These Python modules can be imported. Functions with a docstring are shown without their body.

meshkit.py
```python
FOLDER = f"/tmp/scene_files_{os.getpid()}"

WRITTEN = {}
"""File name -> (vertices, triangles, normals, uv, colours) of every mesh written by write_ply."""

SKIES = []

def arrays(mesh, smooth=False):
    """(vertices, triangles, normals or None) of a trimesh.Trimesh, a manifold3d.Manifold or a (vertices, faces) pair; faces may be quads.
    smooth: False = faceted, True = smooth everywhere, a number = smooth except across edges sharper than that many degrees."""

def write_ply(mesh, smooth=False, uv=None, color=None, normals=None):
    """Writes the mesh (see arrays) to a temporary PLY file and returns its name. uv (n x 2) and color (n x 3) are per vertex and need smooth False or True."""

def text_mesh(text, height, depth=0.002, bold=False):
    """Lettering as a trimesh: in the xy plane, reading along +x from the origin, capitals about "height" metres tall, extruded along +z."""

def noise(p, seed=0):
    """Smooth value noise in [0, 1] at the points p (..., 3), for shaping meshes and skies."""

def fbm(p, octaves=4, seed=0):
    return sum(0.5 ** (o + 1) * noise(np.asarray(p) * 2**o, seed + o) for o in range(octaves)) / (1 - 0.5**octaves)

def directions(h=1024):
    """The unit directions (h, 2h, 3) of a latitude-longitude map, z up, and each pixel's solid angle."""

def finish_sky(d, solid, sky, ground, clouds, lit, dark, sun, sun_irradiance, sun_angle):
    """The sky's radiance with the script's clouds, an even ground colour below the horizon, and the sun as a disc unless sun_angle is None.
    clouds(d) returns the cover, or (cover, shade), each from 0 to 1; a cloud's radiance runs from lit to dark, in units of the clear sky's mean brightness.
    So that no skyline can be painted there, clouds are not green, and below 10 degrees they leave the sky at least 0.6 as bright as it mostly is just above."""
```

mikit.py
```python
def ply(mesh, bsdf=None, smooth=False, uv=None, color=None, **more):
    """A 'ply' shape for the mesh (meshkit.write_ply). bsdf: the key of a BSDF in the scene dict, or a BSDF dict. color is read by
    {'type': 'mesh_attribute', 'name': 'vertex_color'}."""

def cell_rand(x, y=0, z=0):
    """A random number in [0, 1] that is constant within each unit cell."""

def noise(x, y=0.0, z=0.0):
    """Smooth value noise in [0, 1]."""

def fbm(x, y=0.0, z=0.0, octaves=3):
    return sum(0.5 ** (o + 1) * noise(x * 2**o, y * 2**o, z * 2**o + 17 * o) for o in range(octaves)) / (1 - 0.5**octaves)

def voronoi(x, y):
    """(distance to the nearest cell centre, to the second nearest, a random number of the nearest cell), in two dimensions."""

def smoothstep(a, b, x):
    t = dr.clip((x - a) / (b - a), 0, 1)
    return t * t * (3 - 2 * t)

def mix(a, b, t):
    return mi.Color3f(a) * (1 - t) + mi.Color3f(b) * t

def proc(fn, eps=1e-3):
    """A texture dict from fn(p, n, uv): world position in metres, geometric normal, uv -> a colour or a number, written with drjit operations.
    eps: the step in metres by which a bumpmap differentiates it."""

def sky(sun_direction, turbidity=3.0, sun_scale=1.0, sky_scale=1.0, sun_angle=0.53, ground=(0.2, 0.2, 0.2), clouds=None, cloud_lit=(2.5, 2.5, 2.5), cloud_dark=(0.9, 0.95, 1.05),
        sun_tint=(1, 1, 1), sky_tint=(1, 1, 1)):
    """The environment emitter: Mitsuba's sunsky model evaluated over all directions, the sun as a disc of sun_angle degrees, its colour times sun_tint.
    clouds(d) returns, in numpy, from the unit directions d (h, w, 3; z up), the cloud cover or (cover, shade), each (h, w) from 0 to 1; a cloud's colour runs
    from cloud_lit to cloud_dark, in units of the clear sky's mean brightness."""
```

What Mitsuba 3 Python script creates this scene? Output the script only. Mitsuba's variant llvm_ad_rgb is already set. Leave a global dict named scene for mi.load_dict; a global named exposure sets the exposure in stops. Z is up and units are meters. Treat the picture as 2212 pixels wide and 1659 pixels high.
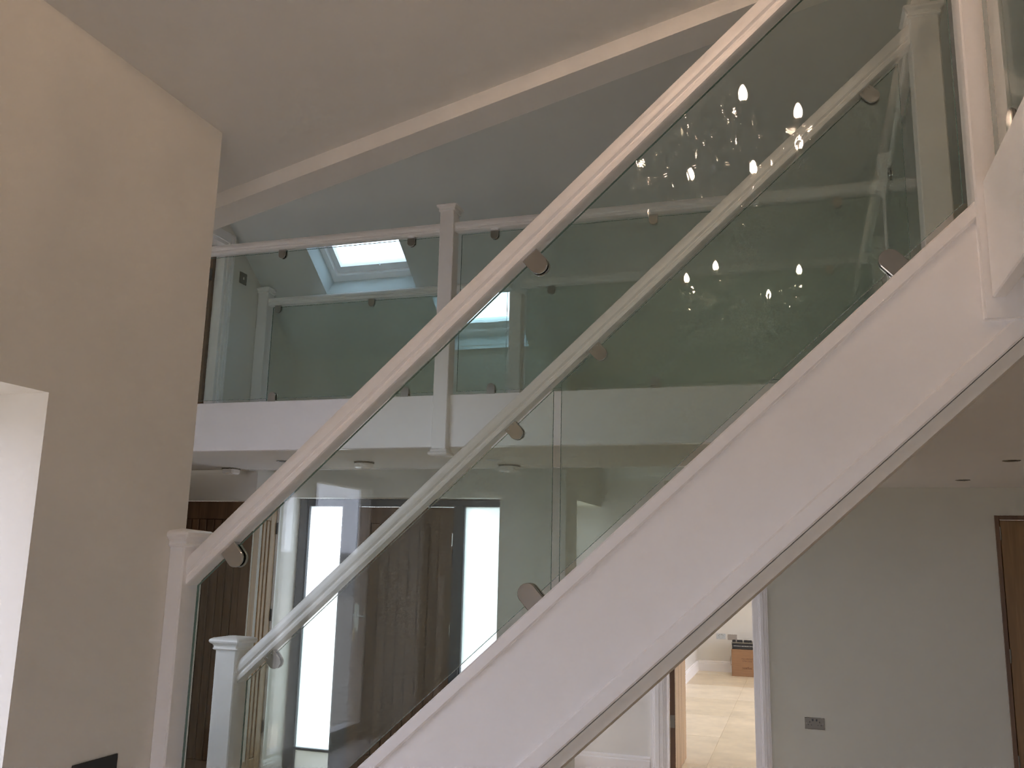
import math, random
import numpy as np
import trimesh
import drjit as dr
import mitsuba as mi
import mikit, meshkit
from mikit import ply, proc, fbm, noise, cell_rand, mix, smoothstep
from shapely.geometry import Polygon, box as sbox

T = mi.ScalarTransform4f
random.seed(7)
scene, labels = {}, {}

# ---------------------------------------------------------------- camera
EYE = 1.74                                   # eye height in metres
FOCAL = 1915.0                               # pixels, for a frame 2212 wide
_p, _r, _y = (math.radians(a) for a in (11.03, 1.33, -17.97))   # pitch up, roll, heading to the left of +y
_fw = np.array([math.sin(_y) * math.cos(_p), math.cos(_y) * math.cos(_p), math.sin(_p)])
_rt = np.array([math.cos(_y), -math.sin(_y), 0.0])
_up = np.cross(_rt, _fw)
_cup = math.cos(_r) * _up - math.sin(_r) * _rt
_eye = np.array([0, 0, EYE])
scene['camera'] = {'type': 'perspective', 'fov': 2 * math.degrees(math.atan(1106.0 / FOCAL)), 'fov_axis': 'x', 'near_clip': 0.02,
                   'to_world': T().look_at(origin=_eye.tolist(), target=(_eye + _fw).tolist(), up=_cup.tolist())}

# ---------------------------------------------------------------- sky, exposure
def overcast(d):
    n = meshkit.fbm(np.stack([d[..., 0] * 2.2, d[..., 1] * 2.2, d[..., 2] * 3.0], -1) + 5.0, octaves=5, seed=3)
    return np.full(d.shape[:2], 0.97), np.clip((n - 0.35) * 1.6, 0, 1)

scene['sky'] = mikit.sky((-0.35, 0.45, 0.8), turbidity=4.0, sun_scale=0.0, sky_scale=1.0, ground=(0.36, 0.34, 0.31), clouds=overcast,
                         cloud_lit=(1.15, 1.18, 1.40), cloud_dark=(0.82, 0.855, 1.03))
exposure = 5.0
BULB = (5.8, 3.95, 2.75)

KITCHEN_LAMP = (5.5, 4.9, 4.1)            # radiance of a kitchen downlight

# ---------------------------------------------------------------- materials
def rgb(*c): return {'type': 'rgb', 'value': list(map(float, c))}
def two(b): return {'type': 'twosided', 'bsdf': b}
def paint(c, amp=0.02):
    c = np.array(c)
    def fn(p, n, uv):
        t = fbm(p.x * 3.1, p.y * 3.1, p.z * 3.1)
        return mi.Color3f(*(float(v) for v in c)) * (1 + amp * (t - 0.5) * 2)
    return two({'type': 'diffuse', 'reflectance': proc(fn)})
scene['wall_paint'] = paint((0.76, 0.74, 0.69))
scene['sage_paint'] = paint((0.68, 0.68, 0.60))
scene['obscured_glass'] = {'type': 'principledthin', 'base_color': rgb(0.34, 0.32, 0.29), 'roughness': 0.5, 'spec_trans': 0.0, 'diff_trans': 1.6}
scene['slope_paint'] = paint((0.655, 0.685, 0.675))
scene['ceiling_paint'] = paint((0.80, 0.785, 0.75))
scene['white_gloss'] = two({'type': 'principled', 'base_color': rgb(0.84, 0.825, 0.82), 'roughness': 0.33, 'specular': 0.5})
scene['white_plastic'] = two({'type': 'principled', 'base_color': rgb(0.80, 0.79, 0.77), 'roughness': 0.3, 'specular': 0.5})
scene['chrome'] = two({'type': 'principled', 'base_color': rgb(0.56, 0.55, 0.54), 'roughness': 0.10, 'metallic': 1.0})
scene['steel'] = two({'type': 'principled', 'base_color': rgb(0.22, 0.205, 0.17), 'roughness': 0.42, 'metallic': 0.5})
scene['pale_metal'] = two({'type': 'principled', 'base_color': rgb(0.55, 0.585, 0.60), 'roughness': 0.35, 'metallic': 0.2})
scene['taupe_metal'] = two({'type': 'principled', 'base_color': rgb(0.40, 0.36, 0.32), 'roughness': 0.4, 'metallic': 0.2})
scene['dark_metal'] = two({'type': 'principled', 'base_color': rgb(0.05, 0.05, 0.05), 'roughness': 0.35, 'metallic': 0.6})
scene['black_plastic'] = two({'type': 'principled', 'base_color': rgb(0.02, 0.02, 0.022), 'roughness': 0.35})
scene['frame_grey'] = two({'type': 'principled', 'base_color': rgb(0.075, 0.085, 0.10), 'roughness': 0.4})
scene['rubber'] = two({'type': 'diffuse', 'reflectance': rgb(0.03, 0.03, 0.03)})
scene['brass'] = two({'type': 'principled', 'base_color': rgb(0.75, 0.58, 0.30), 'roughness': 0.2, 'metallic': 1.0})
scene['balustrade_glass'] = {'type': 'thindielectric', 'int_ior': 1.34, 'specular_transmittance': rgb(0.915, 0.955, 0.935)}
scene['glass_edge'] = two({'type': 'principled', 'base_color': rgb(0.10, 0.19, 0.17), 'roughness': 0.12, 'specular': 0.8})
scene['window_glass'] = {'type': 'thindielectric', 'int_ior': 1.5, 'specular_transmittance': rgb(0.95, 0.95, 0.96)}
scene['roof_glass'] = {'type': 'thindielectric', 'int_ior': 1.5, 'specular_transmittance': rgb(0.66, 0.86, 0.95)}
scene['frosted_glass'] = {'type': 'principledthin', 'base_color': rgb(0.92, 0.97, 0.97), 'roughness': 0.5, 'spec_trans': 0.0, 'diff_trans': 1.85}
scene['cut_crystal'] = two({'type': 'principled', 'base_color': rgb(0.93, 0.92, 0.90), 'roughness': 0.09, 'metallic': 0.9})
scene['crystal'] = {'type': 'dielectric', 'int_ior': 1.62, 'ext_ior': 1.0}
scene['render_wall'] = two({'type': 'diffuse', 'reflectance': rgb(0.6, 0.58, 0.54)})

def oak(c0, c1, scale=1.0):
    def fn(p, n, uv):
        g = fbm(p.x * 20 * scale, p.y * 20 * scale, p.z * 1.6 * scale)
        f = noise(p.x * 110, p.y * 110, p.z * 5)
        return mix(c0, c1, smoothstep(0.25, 0.75, g * 0.8 + f * 0.2))
    return two({'type': 'principled', 'base_color': proc(fn), 'roughness': 0.42, 'specular': 0.4})
scene['oak'] = oak((0.125, 0.072, 0.040), (0.185, 0.110, 0.062))
scene['oak_honey'] = oak((0.22, 0.13, 0.055), (0.31, 0.19, 0.085))
scene['oak_pale'] = oak((0.36, 0.23, 0.12), (0.48, 0.32, 0.18))

def travertine(c, seed):
    def fn(p, n, uv):
        g = fbm(p.x * 2.6 + seed, p.y * 3.4, p.z * 3.0 + seed)
        f = fbm(p.x * 14, p.y * 9 + seed, 1.0)
        return mi.Color3f(*c) * (0.80 + 0.28 * g + 0.10 * f)
    return two({'type': 'principled', 'base_color': proc(fn), 'roughness': 0.38, 'specular': 0.4})
for i, c in enumerate(((0.74, 0.655, 0.51), (0.66, 0.565, 0.42), (0.78, 0.70, 0.565))):
    scene[f'travertine_{i}'] = travertine(c, 3.7 * i)
scene['grout'] = two({'type': 'diffuse', 'reflectance': rgb(0.62, 0.54, 0.41)})

def hall_tiles(p, n, uv):
    gx, gy = p.x / 0.6, p.y / 0.9
    fx, fy = gx - dr.floor(gx), gy - dr.floor(gy)
    joint = smoothstep(0.0, 0.006, dr.minimum(dr.minimum(fx, 1 - fx), dr.minimum(fy, 1 - fy)))
    t = 0.85 + 0.2 * fbm(p.x * 3, p.y * 9, 1.0) + 0.06 * cell_rand(gx, gy, 3)
    return mix((0.45, 0.39, 0.30), mi.Color3f(0.66, 0.54, 0.38) * t, joint)
scene['hall_tiles'] = two({'type': 'principled', 'base_color': proc(hall_tiles), 'roughness': 0.4})

def paving(p, n, uv):
    gx, gy = p.x / 0.6, p.y / 0.6
    fx, fy = gx - dr.floor(gx), gy - dr.floor(gy)
    j = smoothstep(0.0, 0.02, dr.minimum(dr.minimum(fx, 1 - fx), dr.minimum(fy, 1 - fy)))
    return mix((0.2, 0.19, 0.17), mi.Color3f(0.50, 0.46, 0.40) * (0.85 + 0.3 * fbm(p.x * 4, p.y * 4, 0.0)), j)
scene['paving'] = two({'type': 'diffuse', 'reflectance': proc(paving)})
def card(p, n, uv):
    return mi.Color3f(0.34, 0.20, 0.115) * (0.9 + 0.2 * fbm(p.x * 9, p.y * 9, p.z * 70))
scene['cardboard'] = two({'type': 'diffuse', 'reflectance': proc(card)})
scene['card_print'] = two({'type': 'diffuse', 'reflectance': rgb(0.13, 0.06, 0.035)})

# ---------------------------------------------------------------- helpers
def numbered(key):
    if key not in taken:
        taken.add(key); return key
    k = 1
    while f'{key}_{k:03d}' in taken: k += 1
    key = f'{key}_{k:03d}'; taken.add(key); return key
taken = set()

def thing(name, label, cat, group=None, kind=None):
    key = numbered(name)
    labels[key] = {'label': label, 'category': cat}
    if group: labels[key]['group'] = group
    if kind: labels[key]['kind'] = kind
    return key

def put(name, mesh, mat, parent=None, smooth=False, label=None, kind=None, tf=None, shape=None):
    key = numbered(f'{parent}__{name}' if parent else name)
    s = dict(shape) if shape is not None else ply(mesh, mat, smooth=smooth)
    if tf is not None: s['to_world'] = tf
    scene[key] = s
    if label or kind:
        labels[key] = {}
        if label: labels[key]['label'] = label
        if kind: labels[key]['kind'] = kind
    return key

def struct(name, mesh, mat, label, cat, smooth=False):
    key = numbered(name)
    scene[key] = ply(mesh, mat, smooth=smooth)
    labels[key] = {'label': label, 'category': cat, 'kind': 'structure'}
    return key

def hull(pts): return trimesh.convex.convex_hull(np.asarray(pts, float))
def cat(ms): return trimesh.util.concatenate(ms)

def bx(x0, x1, y0, y1, z0, z1, c=0.0):
    """A box; with c, its twelve edges are chamfered by c metres."""
    if not c:
        return trimesh.creation.box(bounds=[[x0, y0, z0], [x1, y1, z1]])
    pts = []
    for x, sx in ((x0, 1), (x1, -1)):
        for y, sy in ((y0, 1), (y1, -1)):
            for z, sz in ((z0, 1), (z1, -1)):
                pts += [(x + sx * c, y + sy * c, z), (x + sx * c, y, z + sz * c), (x, y + sy * c, z + sz * c)]
    return hull(pts)

def ext_yz(poly, x0, x1):
    m = trimesh.creation.extrude_polygon(poly, x1 - x0, engine='earcut')
    v = m.vertices.copy(); m.vertices = np.stack([v[:, 2] + x0, v[:, 0], v[:, 1]], 1); return m
def ext_xz(poly, y0, y1):
    m = trimesh.creation.extrude_polygon(poly, y1 - y0, engine='earcut')
    v = m.vertices.copy(); m.vertices = np.stack([v[:, 0], y1 - v[:, 2], v[:, 1]], 1); return m
def ext_xy(poly, z0, z1):
    m = trimesh.creation.extrude_polygon(poly, z1 - z0, engine='earcut')
    m.apply_translation([0, 0, z0]); return m

def loft(rows, cx, cy, cham=0.0):
    """Square sections (half width, z) joined upwards; corners chamfered by cham."""
    v, f = [], []
    k = 8
    for h, z in rows:
        c = min(cham, h * 0.45) if cham else h * 0.02
        for x, y in ((-h + c, -h), (h - c, -h), (h, -h + c), (h, h - c), (h - c, h), (-h + c, h), (-h, h - c), (-h, -h + c)):
            v.append((cx + x, cy + y, z))
    n = len(rows)
    for i in range(n - 1):
        for j in range(k):
            a, b = i * k + j, i * k + (j + 1) % k
            f += [(a, b, b + k), (a, b + k, a + k)]
    f += [(0, j + 1, j) for j in range(1, k - 1)]
    t = (n - 1) * k
    f += [(t, t + j, t + j + 1) for j in range(1, k - 1)]
    return trimesh.Trimesh(v, f, process=False)

def lathe(prof, n=24, center=(0, 0, 0)):
    m = trimesh.creation.revolve(np.asarray(prof, float), sections=n)
    m.apply_translation(center); return m

def tube(pts, r, sides=10):
    p = np.asarray(pts, float)
    t = np.gradient(p, axis=0); t /= np.linalg.norm(t, axis=1, keepdims=True) + 1e-12
    a = np.cross(t, np.where(np.abs(t[:, 2:]) < 0.9, [0, 0, 1.0], [1.0, 0, 0])); a /= np.linalg.norm(a, axis=1, keepdims=True) + 1e-12
    b = np.cross(t, a); ang = np.arange(sides) * 2 * np.pi / sides
    rr = np.broadcast_to(r, (len(p),))
    v = (p[:, None] + rr[:, None, None] * (np.cos(ang)[None, :, None] * a[:, None] + np.sin(ang)[None, :, None] * b[:, None])).reshape(-1, 3)
    f = []
    for i in range(len(p) - 1):
        for j in range(sides):
            q, w = i * sides + j, i * sides + (j + 1) % sides
            f += [(q, w, w + sides), (q, w + sides, q + sides)]
    v = np.vstack([v, p[:1], p[-1:]]); s, e = len(v) - 2, len(v) - 1; last = (len(p) - 1) * sides
    for j in range(sides):
        f += [(s, (j + 1) % sides, j), (e, last + j, last + (j + 1) % sides)]
    return trimesh.Trimesh(v, f, process=False)

# ---------------------------------------------------------------- geometry of the place
TAN = math.tan(math.radians(42.25))          # stair pitch
XW, YW = -1.634, 2.114                       # near left wall face and its end
CEIL = 2.35
P0Y, P0Z, PM = 5.9, 3.74, 0.75               # rear roof slope: z = P0Z + PM (P0Y - y)
def zp(y): return P0Z + PM * (P0Y - y)
RY = 3.0; RZ = zp(RY)                        # ridge
def zs(y): return RZ - 0.35 * (RY - y)       # front roof slope
YF = 6.44                                    # inner face of the front wall
XP = -1.645                                  # inner face of the wall that turns back beside the front door
YB = 7.67                                    # back wall
YS = -4.2                                    # wall behind the viewer

struct('ground', bx(-30, 30, -30, 40, -0.30, -0.06), 'paving', 'grey paved ground outside the house', 'ground')
struct('floor', bx(-5.2, 4.2, YS - 0.2, YB + 0.05, -0.05, 0.0), 'hall_tiles', 'cream tiled hall floor under the staircase', 'floor')

# near left wall with its window opening
W1 = (0.42, 1.585, 0.95, 2.087)
poly = Polygon([(YS, 0), (YW, 0), (YW, zs(YW) + .02), (YS, zs(YS) + .02)], [[(W1[0], W1[2]), (W1[1], W1[2]), (W1[1], W1[3]), (W1[0], W1[3])]])
struct('wall_left', ext_yz(poly, XW - 0.33, XW), 'wall_paint', 'cream wall at the left edge with a deep white window reveal', 'wall')
w = thing('window_1', 'white framed window at the left edge in a deep reveal', 'window', kind='structure')
xo = XW - 0.30
fr = [bx(xo, xo + .06, W1[0], W1[1], W1[2], W1[2] + .06), bx(xo, xo + .06, W1[0], W1[1], W1[3] - .06, W1[3]), bx(xo, xo + .06, W1[0], W1[0] + .06, W1[2], W1[3]),
      bx(xo, xo + .06, W1[1] - .06, W1[1], W1[2], W1[3]), bx(xo, xo + .06, (W1[0] + W1[1]) / 2 - .035, (W1[0] + W1[1]) / 2 + .035, W1[2], W1[3])]
put('frame', cat(fr), 'white_plastic', w)
for a, b in ((W1[0] + .06, (W1[0] + W1[1]) / 2 - .035), ((W1[0] + W1[1]) / 2 + .035, W1[1] - .06)):
    put('pane', trimesh.Trimesh([(xo + .03, a, W1[2] + .06), (xo + .03, b, W1[2] + .06), (xo + .03, b, W1[3] - .06), (xo + .03, a, W1[3] - .06)], [(0, 1, 2), (0, 2, 3)]), 'window_glass', w)
put('sill', bx(XW - .25, XW + .03, W1[0] - .03, W1[1] + .03, W1[2] - .03, W1[2] + .002, .004), 'white_gloss', w)
# wall that turns left behind the near wall (outside wall), up to the roof
WR = (-3.95, -2.25, 1.45, 3.10)
struct('wall_left_return', ext_xz(Polygon([(-4.12, 0), (XW - .33, 0), (XW - .33, zs(YW)), (-4.12, zs(YW))], [[(WR[0], WR[2]), (WR[1], WR[2]), (WR[1], WR[3]), (WR[0], WR[3])]]), 1.81, YW), 'wall_paint', 'cream wall turning left behind the foot of the stairs', 'wall')
struct('wall_lower_left', cat([bx(-5.2, -5.0, 4.9, 6.1, 0, CEIL + .02), bx(-5.2, -4.0, 4.9, 5.05, 0, CEIL)]), 'wall_paint', 'cream wall at the far left under the gallery', 'wall')

# left wall of the stair hall: a tall window lights the stairs and the gallery from the left; above, a doorway at the gallery
D6 = (4.50, 5.36, 4.00)                      # y from, y to, head height
poly = Polygon([(1.81, 0), (5.05, 0), (5.05, CEIL), (YF + .2, CEIL), (YF + .2, zp(YF + .2)), (RY, RZ + .02), (1.81, zs(1.81) + .02)],
               [[(D6[0], 2.57), (D6[1], 2.57), (D6[1], D6[2]), (D6[0], D6[2])]])
struct('wall_upper_left', ext_yz(poly, -4.12, -4.0), 'wall_paint', 'cream wall at the left end of the gallery with light switch', 'wall')
w = thing('window_7', 'tall window facing the gallery, hidden behind the near wall', 'window', kind='structure')
fr = [bx(WR[0], WR[1], 1.84, 1.90, z, z + .06) for z in (WR[2], 2.26, WR[3] - .06)]
xs = [WR[0] + k * (WR[1] - WR[0] - .06) / 2 for k in range(3)]
fr += [bx(x, x + .06, 1.84, 1.90, z0, z1) for x in xs for z0, z1 in ((WR[2] + .06, 2.26), (2.32, WR[3] - .06))]
put('frame', cat(fr), 'frame_grey', w)
for k in range(2):
    for z0, z1 in ((WR[2] + .06, 2.26), (2.32, WR[3] - .06)):
        put('pane', trimesh.Trimesh([(xs[k] + .06, 1.87, z0), (xs[k + 1], 1.87, z0), (xs[k + 1], 1.87, z1), (xs[k] + .06, 1.87, z1)], [(0, 1, 2), (0, 2, 3)]), 'window_glass', w)
poly = Polygon([(5.952, 2.12), (6.27, 2.12), (6.27, 0), (YF + .2, 0), (YF + .2, 2.36), (5.952, 2.36)])
struct('wall_porch_left', ext_yz(poly, -4.12, -3.985), 'wall_paint', 'white wall left of the front door', 'wall')
D2 = (-4.86, -3.988, 2.118)
poly = Polygon([(-5.0, 0), (-3.985, 0), (-3.985, 2.36), (-5.0, 2.36)], [[(D2[0], .004), (D2[1], .004), (D2[1], D2[2]), (D2[0], D2[2])]])
struct('wall_closet', ext_xz(poly, 5.95, 6.07), 'wall_paint', 'white wall around the dark boarded door beneath the gallery', 'wall')

# front wall: the front door stands in it
FD = (-3.985, -2.163, 2.178)
poly = Polygon([(-4.3, 0), (XP - .0, 0), (XP - .0, zp(YF) + .05), (-4.3, zp(YF) + .05)], [[(FD[0], .002), (FD[1], .002), (FD[1], FD[2]), (FD[0], FD[2])]])
struct('wall_front', ext_xz(poly, YF, YF + 0.30), 'wall_paint', 'pale wall around the front door, lit by the rooflights', 'wall')
# wall running back from the front wall, with a tall glazed opening next to the back wall
OP = (6.78, YB, 2.185)
poly = Polygon([(YF, 0), (OP[0], 0), (OP[0], OP[2]), (YB, OP[2]), (YB, zp(YB) + .05), (YF, zp(YF) + .05)])
struct('wall_side', ext_yz(poly, XP - .33, XP), 'sage_paint', 'wall running back on the right of the front door', 'wall')
w = thing('window_2', 'tall glazed side door at the end of a white reveal beyond the stairs', 'glazed door', kind='structure')
xo = XP - .31
put('frame', cat([bx(xo, xo + .05, OP[0], OP[0] + .06, 0, OP[2]), bx(xo, xo + .05, YB - .06, YB, 0, OP[2]), bx(xo, xo + .05, OP[0] + .06, YB - .06, OP[2] - .06, OP[2]), bx(xo, xo + .05, OP[0] + .06, YB - .06, 0, .09)]), 'white_plastic', w)
put('pane', trimesh.Trimesh([(xo + .02, OP[0] + .06, .09), (xo + .02, YB - .06, .09), (xo + .02, YB - .06, OP[2] - .06), (xo + .02, OP[0] + .06, OP[2] - .06)], [(0, 1, 2), (0, 2, 3)]), 'window_glass', w)

# back wall with the kitchen doorway and the oak door
D4 = (-1.094, -0.355, 2.10)
D5 = (1.425, 2.24, 2.135)
struct('wall_back_left', bx(XP - .33, D4[0], YB, YB + .12, 0, 2.72), 'ceiling_paint', 'white reveal wall left of the kitchen doorway', 'wall')
poly = Polygon([(D4[0], D4[2]), (D4[1], D4[2]), (D4[1], 0), (4.1, 0), (4.1, 2.72), (D4[0], 2.72)],
               [[(D5[0], .002), (D5[1], .002), (D5[1], D5[2]), (D5[0], D5[2])]])
struct('wall_back', ext_xz(poly, YB, YB + .12), 'sage_paint', 'olive grey back wall under the landing, with a double socket', 'wall')
poly = Polygon([(YS, 0), (YB, 0), (YB, zp(YB)), (RY, RZ), (YS, zs(YS))])
struct('wall_right', ext_yz(poly, 4.0, 4.15), 'wall_paint', 'cream wall on the far right', 'wall')
# wall behind the viewer with large glazed doors
G = (-1.1, 2.6, 2.2)
poly = Polygon([(XW - .33, 0), (4.1, 0), (4.1, zs(YS)), (XW - .33, zs(YS))], [[(G[0], .02), (G[1], .02), (G[1], G[2]), (G[0], G[2])]])
struct('wall_rear', ext_xz(poly, YS - .2, YS), 'wall_paint', 'cream wall with wide glazed doors behind the viewer', 'wall')
w = thing('window_3', 'wide glazed doors behind the viewer', 'glazed doors', kind='structure')
fr = []
for z0, z1 in ((.02, G[2]),):
    fr += [bx(G[0], G[1], YS - .15, YS - .09, z0, z0 + .07), bx(G[0], G[1], YS - .15, YS - .09, z1 - .07, z1)]
    for k in range(5):
        x = G[0] + k * (G[1] - G[0] - .07) / 4
        fr.append(bx(x, x + .07, YS - .15, YS - .09, z0 + .07, z1 - .07))
        if k < 4:
            xe = G[0] + (k + 1) * (G[1] - G[0] - .07) / 4
            put('pane', trimesh.Trimesh([(x + .07, YS - .12, z0 + .07), (xe, YS - .12, z0 + .07), (xe, YS - .12, z1 - .07), (x + .07, YS - .12, z1 - .07)], [(0, 1, 2), (0, 2, 3)]), 'window_glass', w)
put('frame', cat(fr), 'frame_grey', w)

# ---- roof: rear slope with rooflights
def slope_pt(x, y, d):                       # point on the rear slope at y, lifted d along its outward normal
    nn = np.array([0, PM, 1.0]) / math.hypot(1, PM)
    return np.array([x, y, zp(y)]) + d * nn
SK = {'window_4': (-3.46, -2.70, 5.56, 5.915), 'window_5': (-2.60, -1.95, 6.0, 6.42)}
cosP = 1 / math.hypot(1, PM)
def slope_mesh(poly, d0, d1):                # polygon in (x, distance down the slope from the ridge)
    m = trimesh.creation.extrude_polygon(poly, d1 - d0, engine='earcut')
    v = m.vertices.copy()
    y = RY + v[:, 1] * cosP
    nn = np.array([0, PM, 1.0]) * cosP
    m.vertices = np.stack([v[:, 0], y, zp(y)], 1) + (v[:, 2] + d0)[:, None] * nn
    m.faces = m.faces[:, ::-1]; m.fix_normals(); return m
def sl(y): return (y - RY) / cosP
holes = [[(a, sl(c)), (b, sl(c)), (b, sl(e)), (a, sl(e))] for a, b, c, e in SK.values()]
struct('ceiling_rear_slope', slope_mesh(Polygon([(-4.3, 0), (4.1, 0), (4.1, sl(YB + .25)), (XP - .34, sl(YB + .25)), (XP - .34, sl(YF + .36)), (-4.3, sl(YF + .36))], holes), 0, .30), 'slope_paint',
       'large grey sloping ceiling behind the gallery with two rooflights', 'ceiling')
for key, (a, b, c, e) in SK.items():
    lab = {'window_4': 'white framed rooflight seen whole between the gallery posts', 'window_5': 'lower rooflight partly hidden behind the gallery newel and the stair rail'}[key]
    w = thing(key, lab, 'rooflight', kind='structure')
    def fr_bar(x0, x1, s0, s1, d0, d1): return slope_mesh(sbox(x0, s0, x1, s1), d0, d1)
    s0, s1 = sl(c), sl(e)
    put('frame', cat([fr_bar(a, a + .045, s0, s1, .16, .26), fr_bar(b - .045, b, s0, s1, .16, .26), fr_bar(a + .045, b - .045, s0, s0 + .045, .16, .26), fr_bar(a + .045, b - .045, s1 - .055, s1, .16, .26)]), 'white_gloss', w)
    sa = put('sash', cat([fr_bar(a + .05, a + .095, s0 + .05, s1 - .06, .19, .25), fr_bar(b - .095, b - .05, s0 + .05, s1 - .06, .19, .25), fr_bar(a + .095, b - .095, s0 + .05, s0 + .09, .19, .25), fr_bar(a + .095, b - .095, s1 - .115, s1 - .06, .19, .25)]), 'white_gloss', w)
    xm = (a + b) / 2
    put('handle', cat([fr_bar(xm - .06, xm + .06, s1 - .13, s1 - .112, .165, .185), fr_bar(xm - .05, xm - .035, s1 - .128, s1 - .10, .185, .20), fr_bar(xm + .035, xm + .05, s1 - .128, s1 - .10, .185, .20)]), 'white_gloss', sa)
    q = [slope_pt(x, RY + s * cosP, .225) for x, s in ((a + .09, s0 + .08), (b - .09, s0 + .08), (b - .09, s1 - .10), (a + .09, s1 - .10))]
    put('pane', trimesh.Trimesh(q, [(0, 1, 2), (0, 2, 3)]), 'roof_glass', w)
# front slope of the roof, over the hall
def over(poly, th=.25, up=0.0):              # a plan polygon lifted on to the front slope
    m = trimesh.creation.extrude_polygon(poly, th, engine='earcut')
    m.vertices = m.vertices + np.stack([0 * m.vertices[:, 0], 0 * m.vertices[:, 0], zs(m.vertices[:, 1]) + up], 1); return m
plan = Polygon([(XW - .33, YS - .2), (4.1, YS - .2), (4.1, RY), (-5.1, RY), (-5.1, 1.7), (XW - .33, 1.7)])
struct('ceiling_front_slope', over(plan), 'ceiling_paint', 'high sloping ceiling above the hall, over the viewer', 'ceiling')
# low sloping ceiling at upper left, rising to the right, with its downstand beam
def zc(x): return 2.99 + 0.25 * (x - XW)
XE = 0.2
low = trimesh.creation.extrude_polygon(Polygon([(XW, 1.40), (-.9, 1.55), (XE, 2.1), (XE, 2.40), (XW, 2.40)]), .14, engine='earcut')
low.vertices = low.vertices + np.stack([0 * low.vertices[:, 0], 0 * low.vertices[:, 0], zc(low.vertices[:, 0])], 1)
struct('ceiling_low_slope', low, 'ceiling_paint', 'plain sloping ceiling at upper left rising to the right', 'ceiling')
XL = -2.05
poly = Polygon([(XW, zc(XW)), (XL, zc(XL)), (XL, zc(XL) + .14), (XW, zc(XW) + .14)])
struct('ceiling_low_slope_left', ext_xz(poly, YW, 2.40), 'ceiling_paint', 'lower end of the sloping ceiling behind the near wall', 'ceiling')
poly = Polygon([(XL, zc(XL) - .054), (XE, zc(XE) - .054), (XE, zc(XE) + .14), (XL, zc(XL) + .14)])
struct('ceiling_beam', ext_xz(poly, 2.40, 2.522), 'ceiling_paint', 'long plastered beam edging the low sloping ceiling', 'beam')

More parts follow.
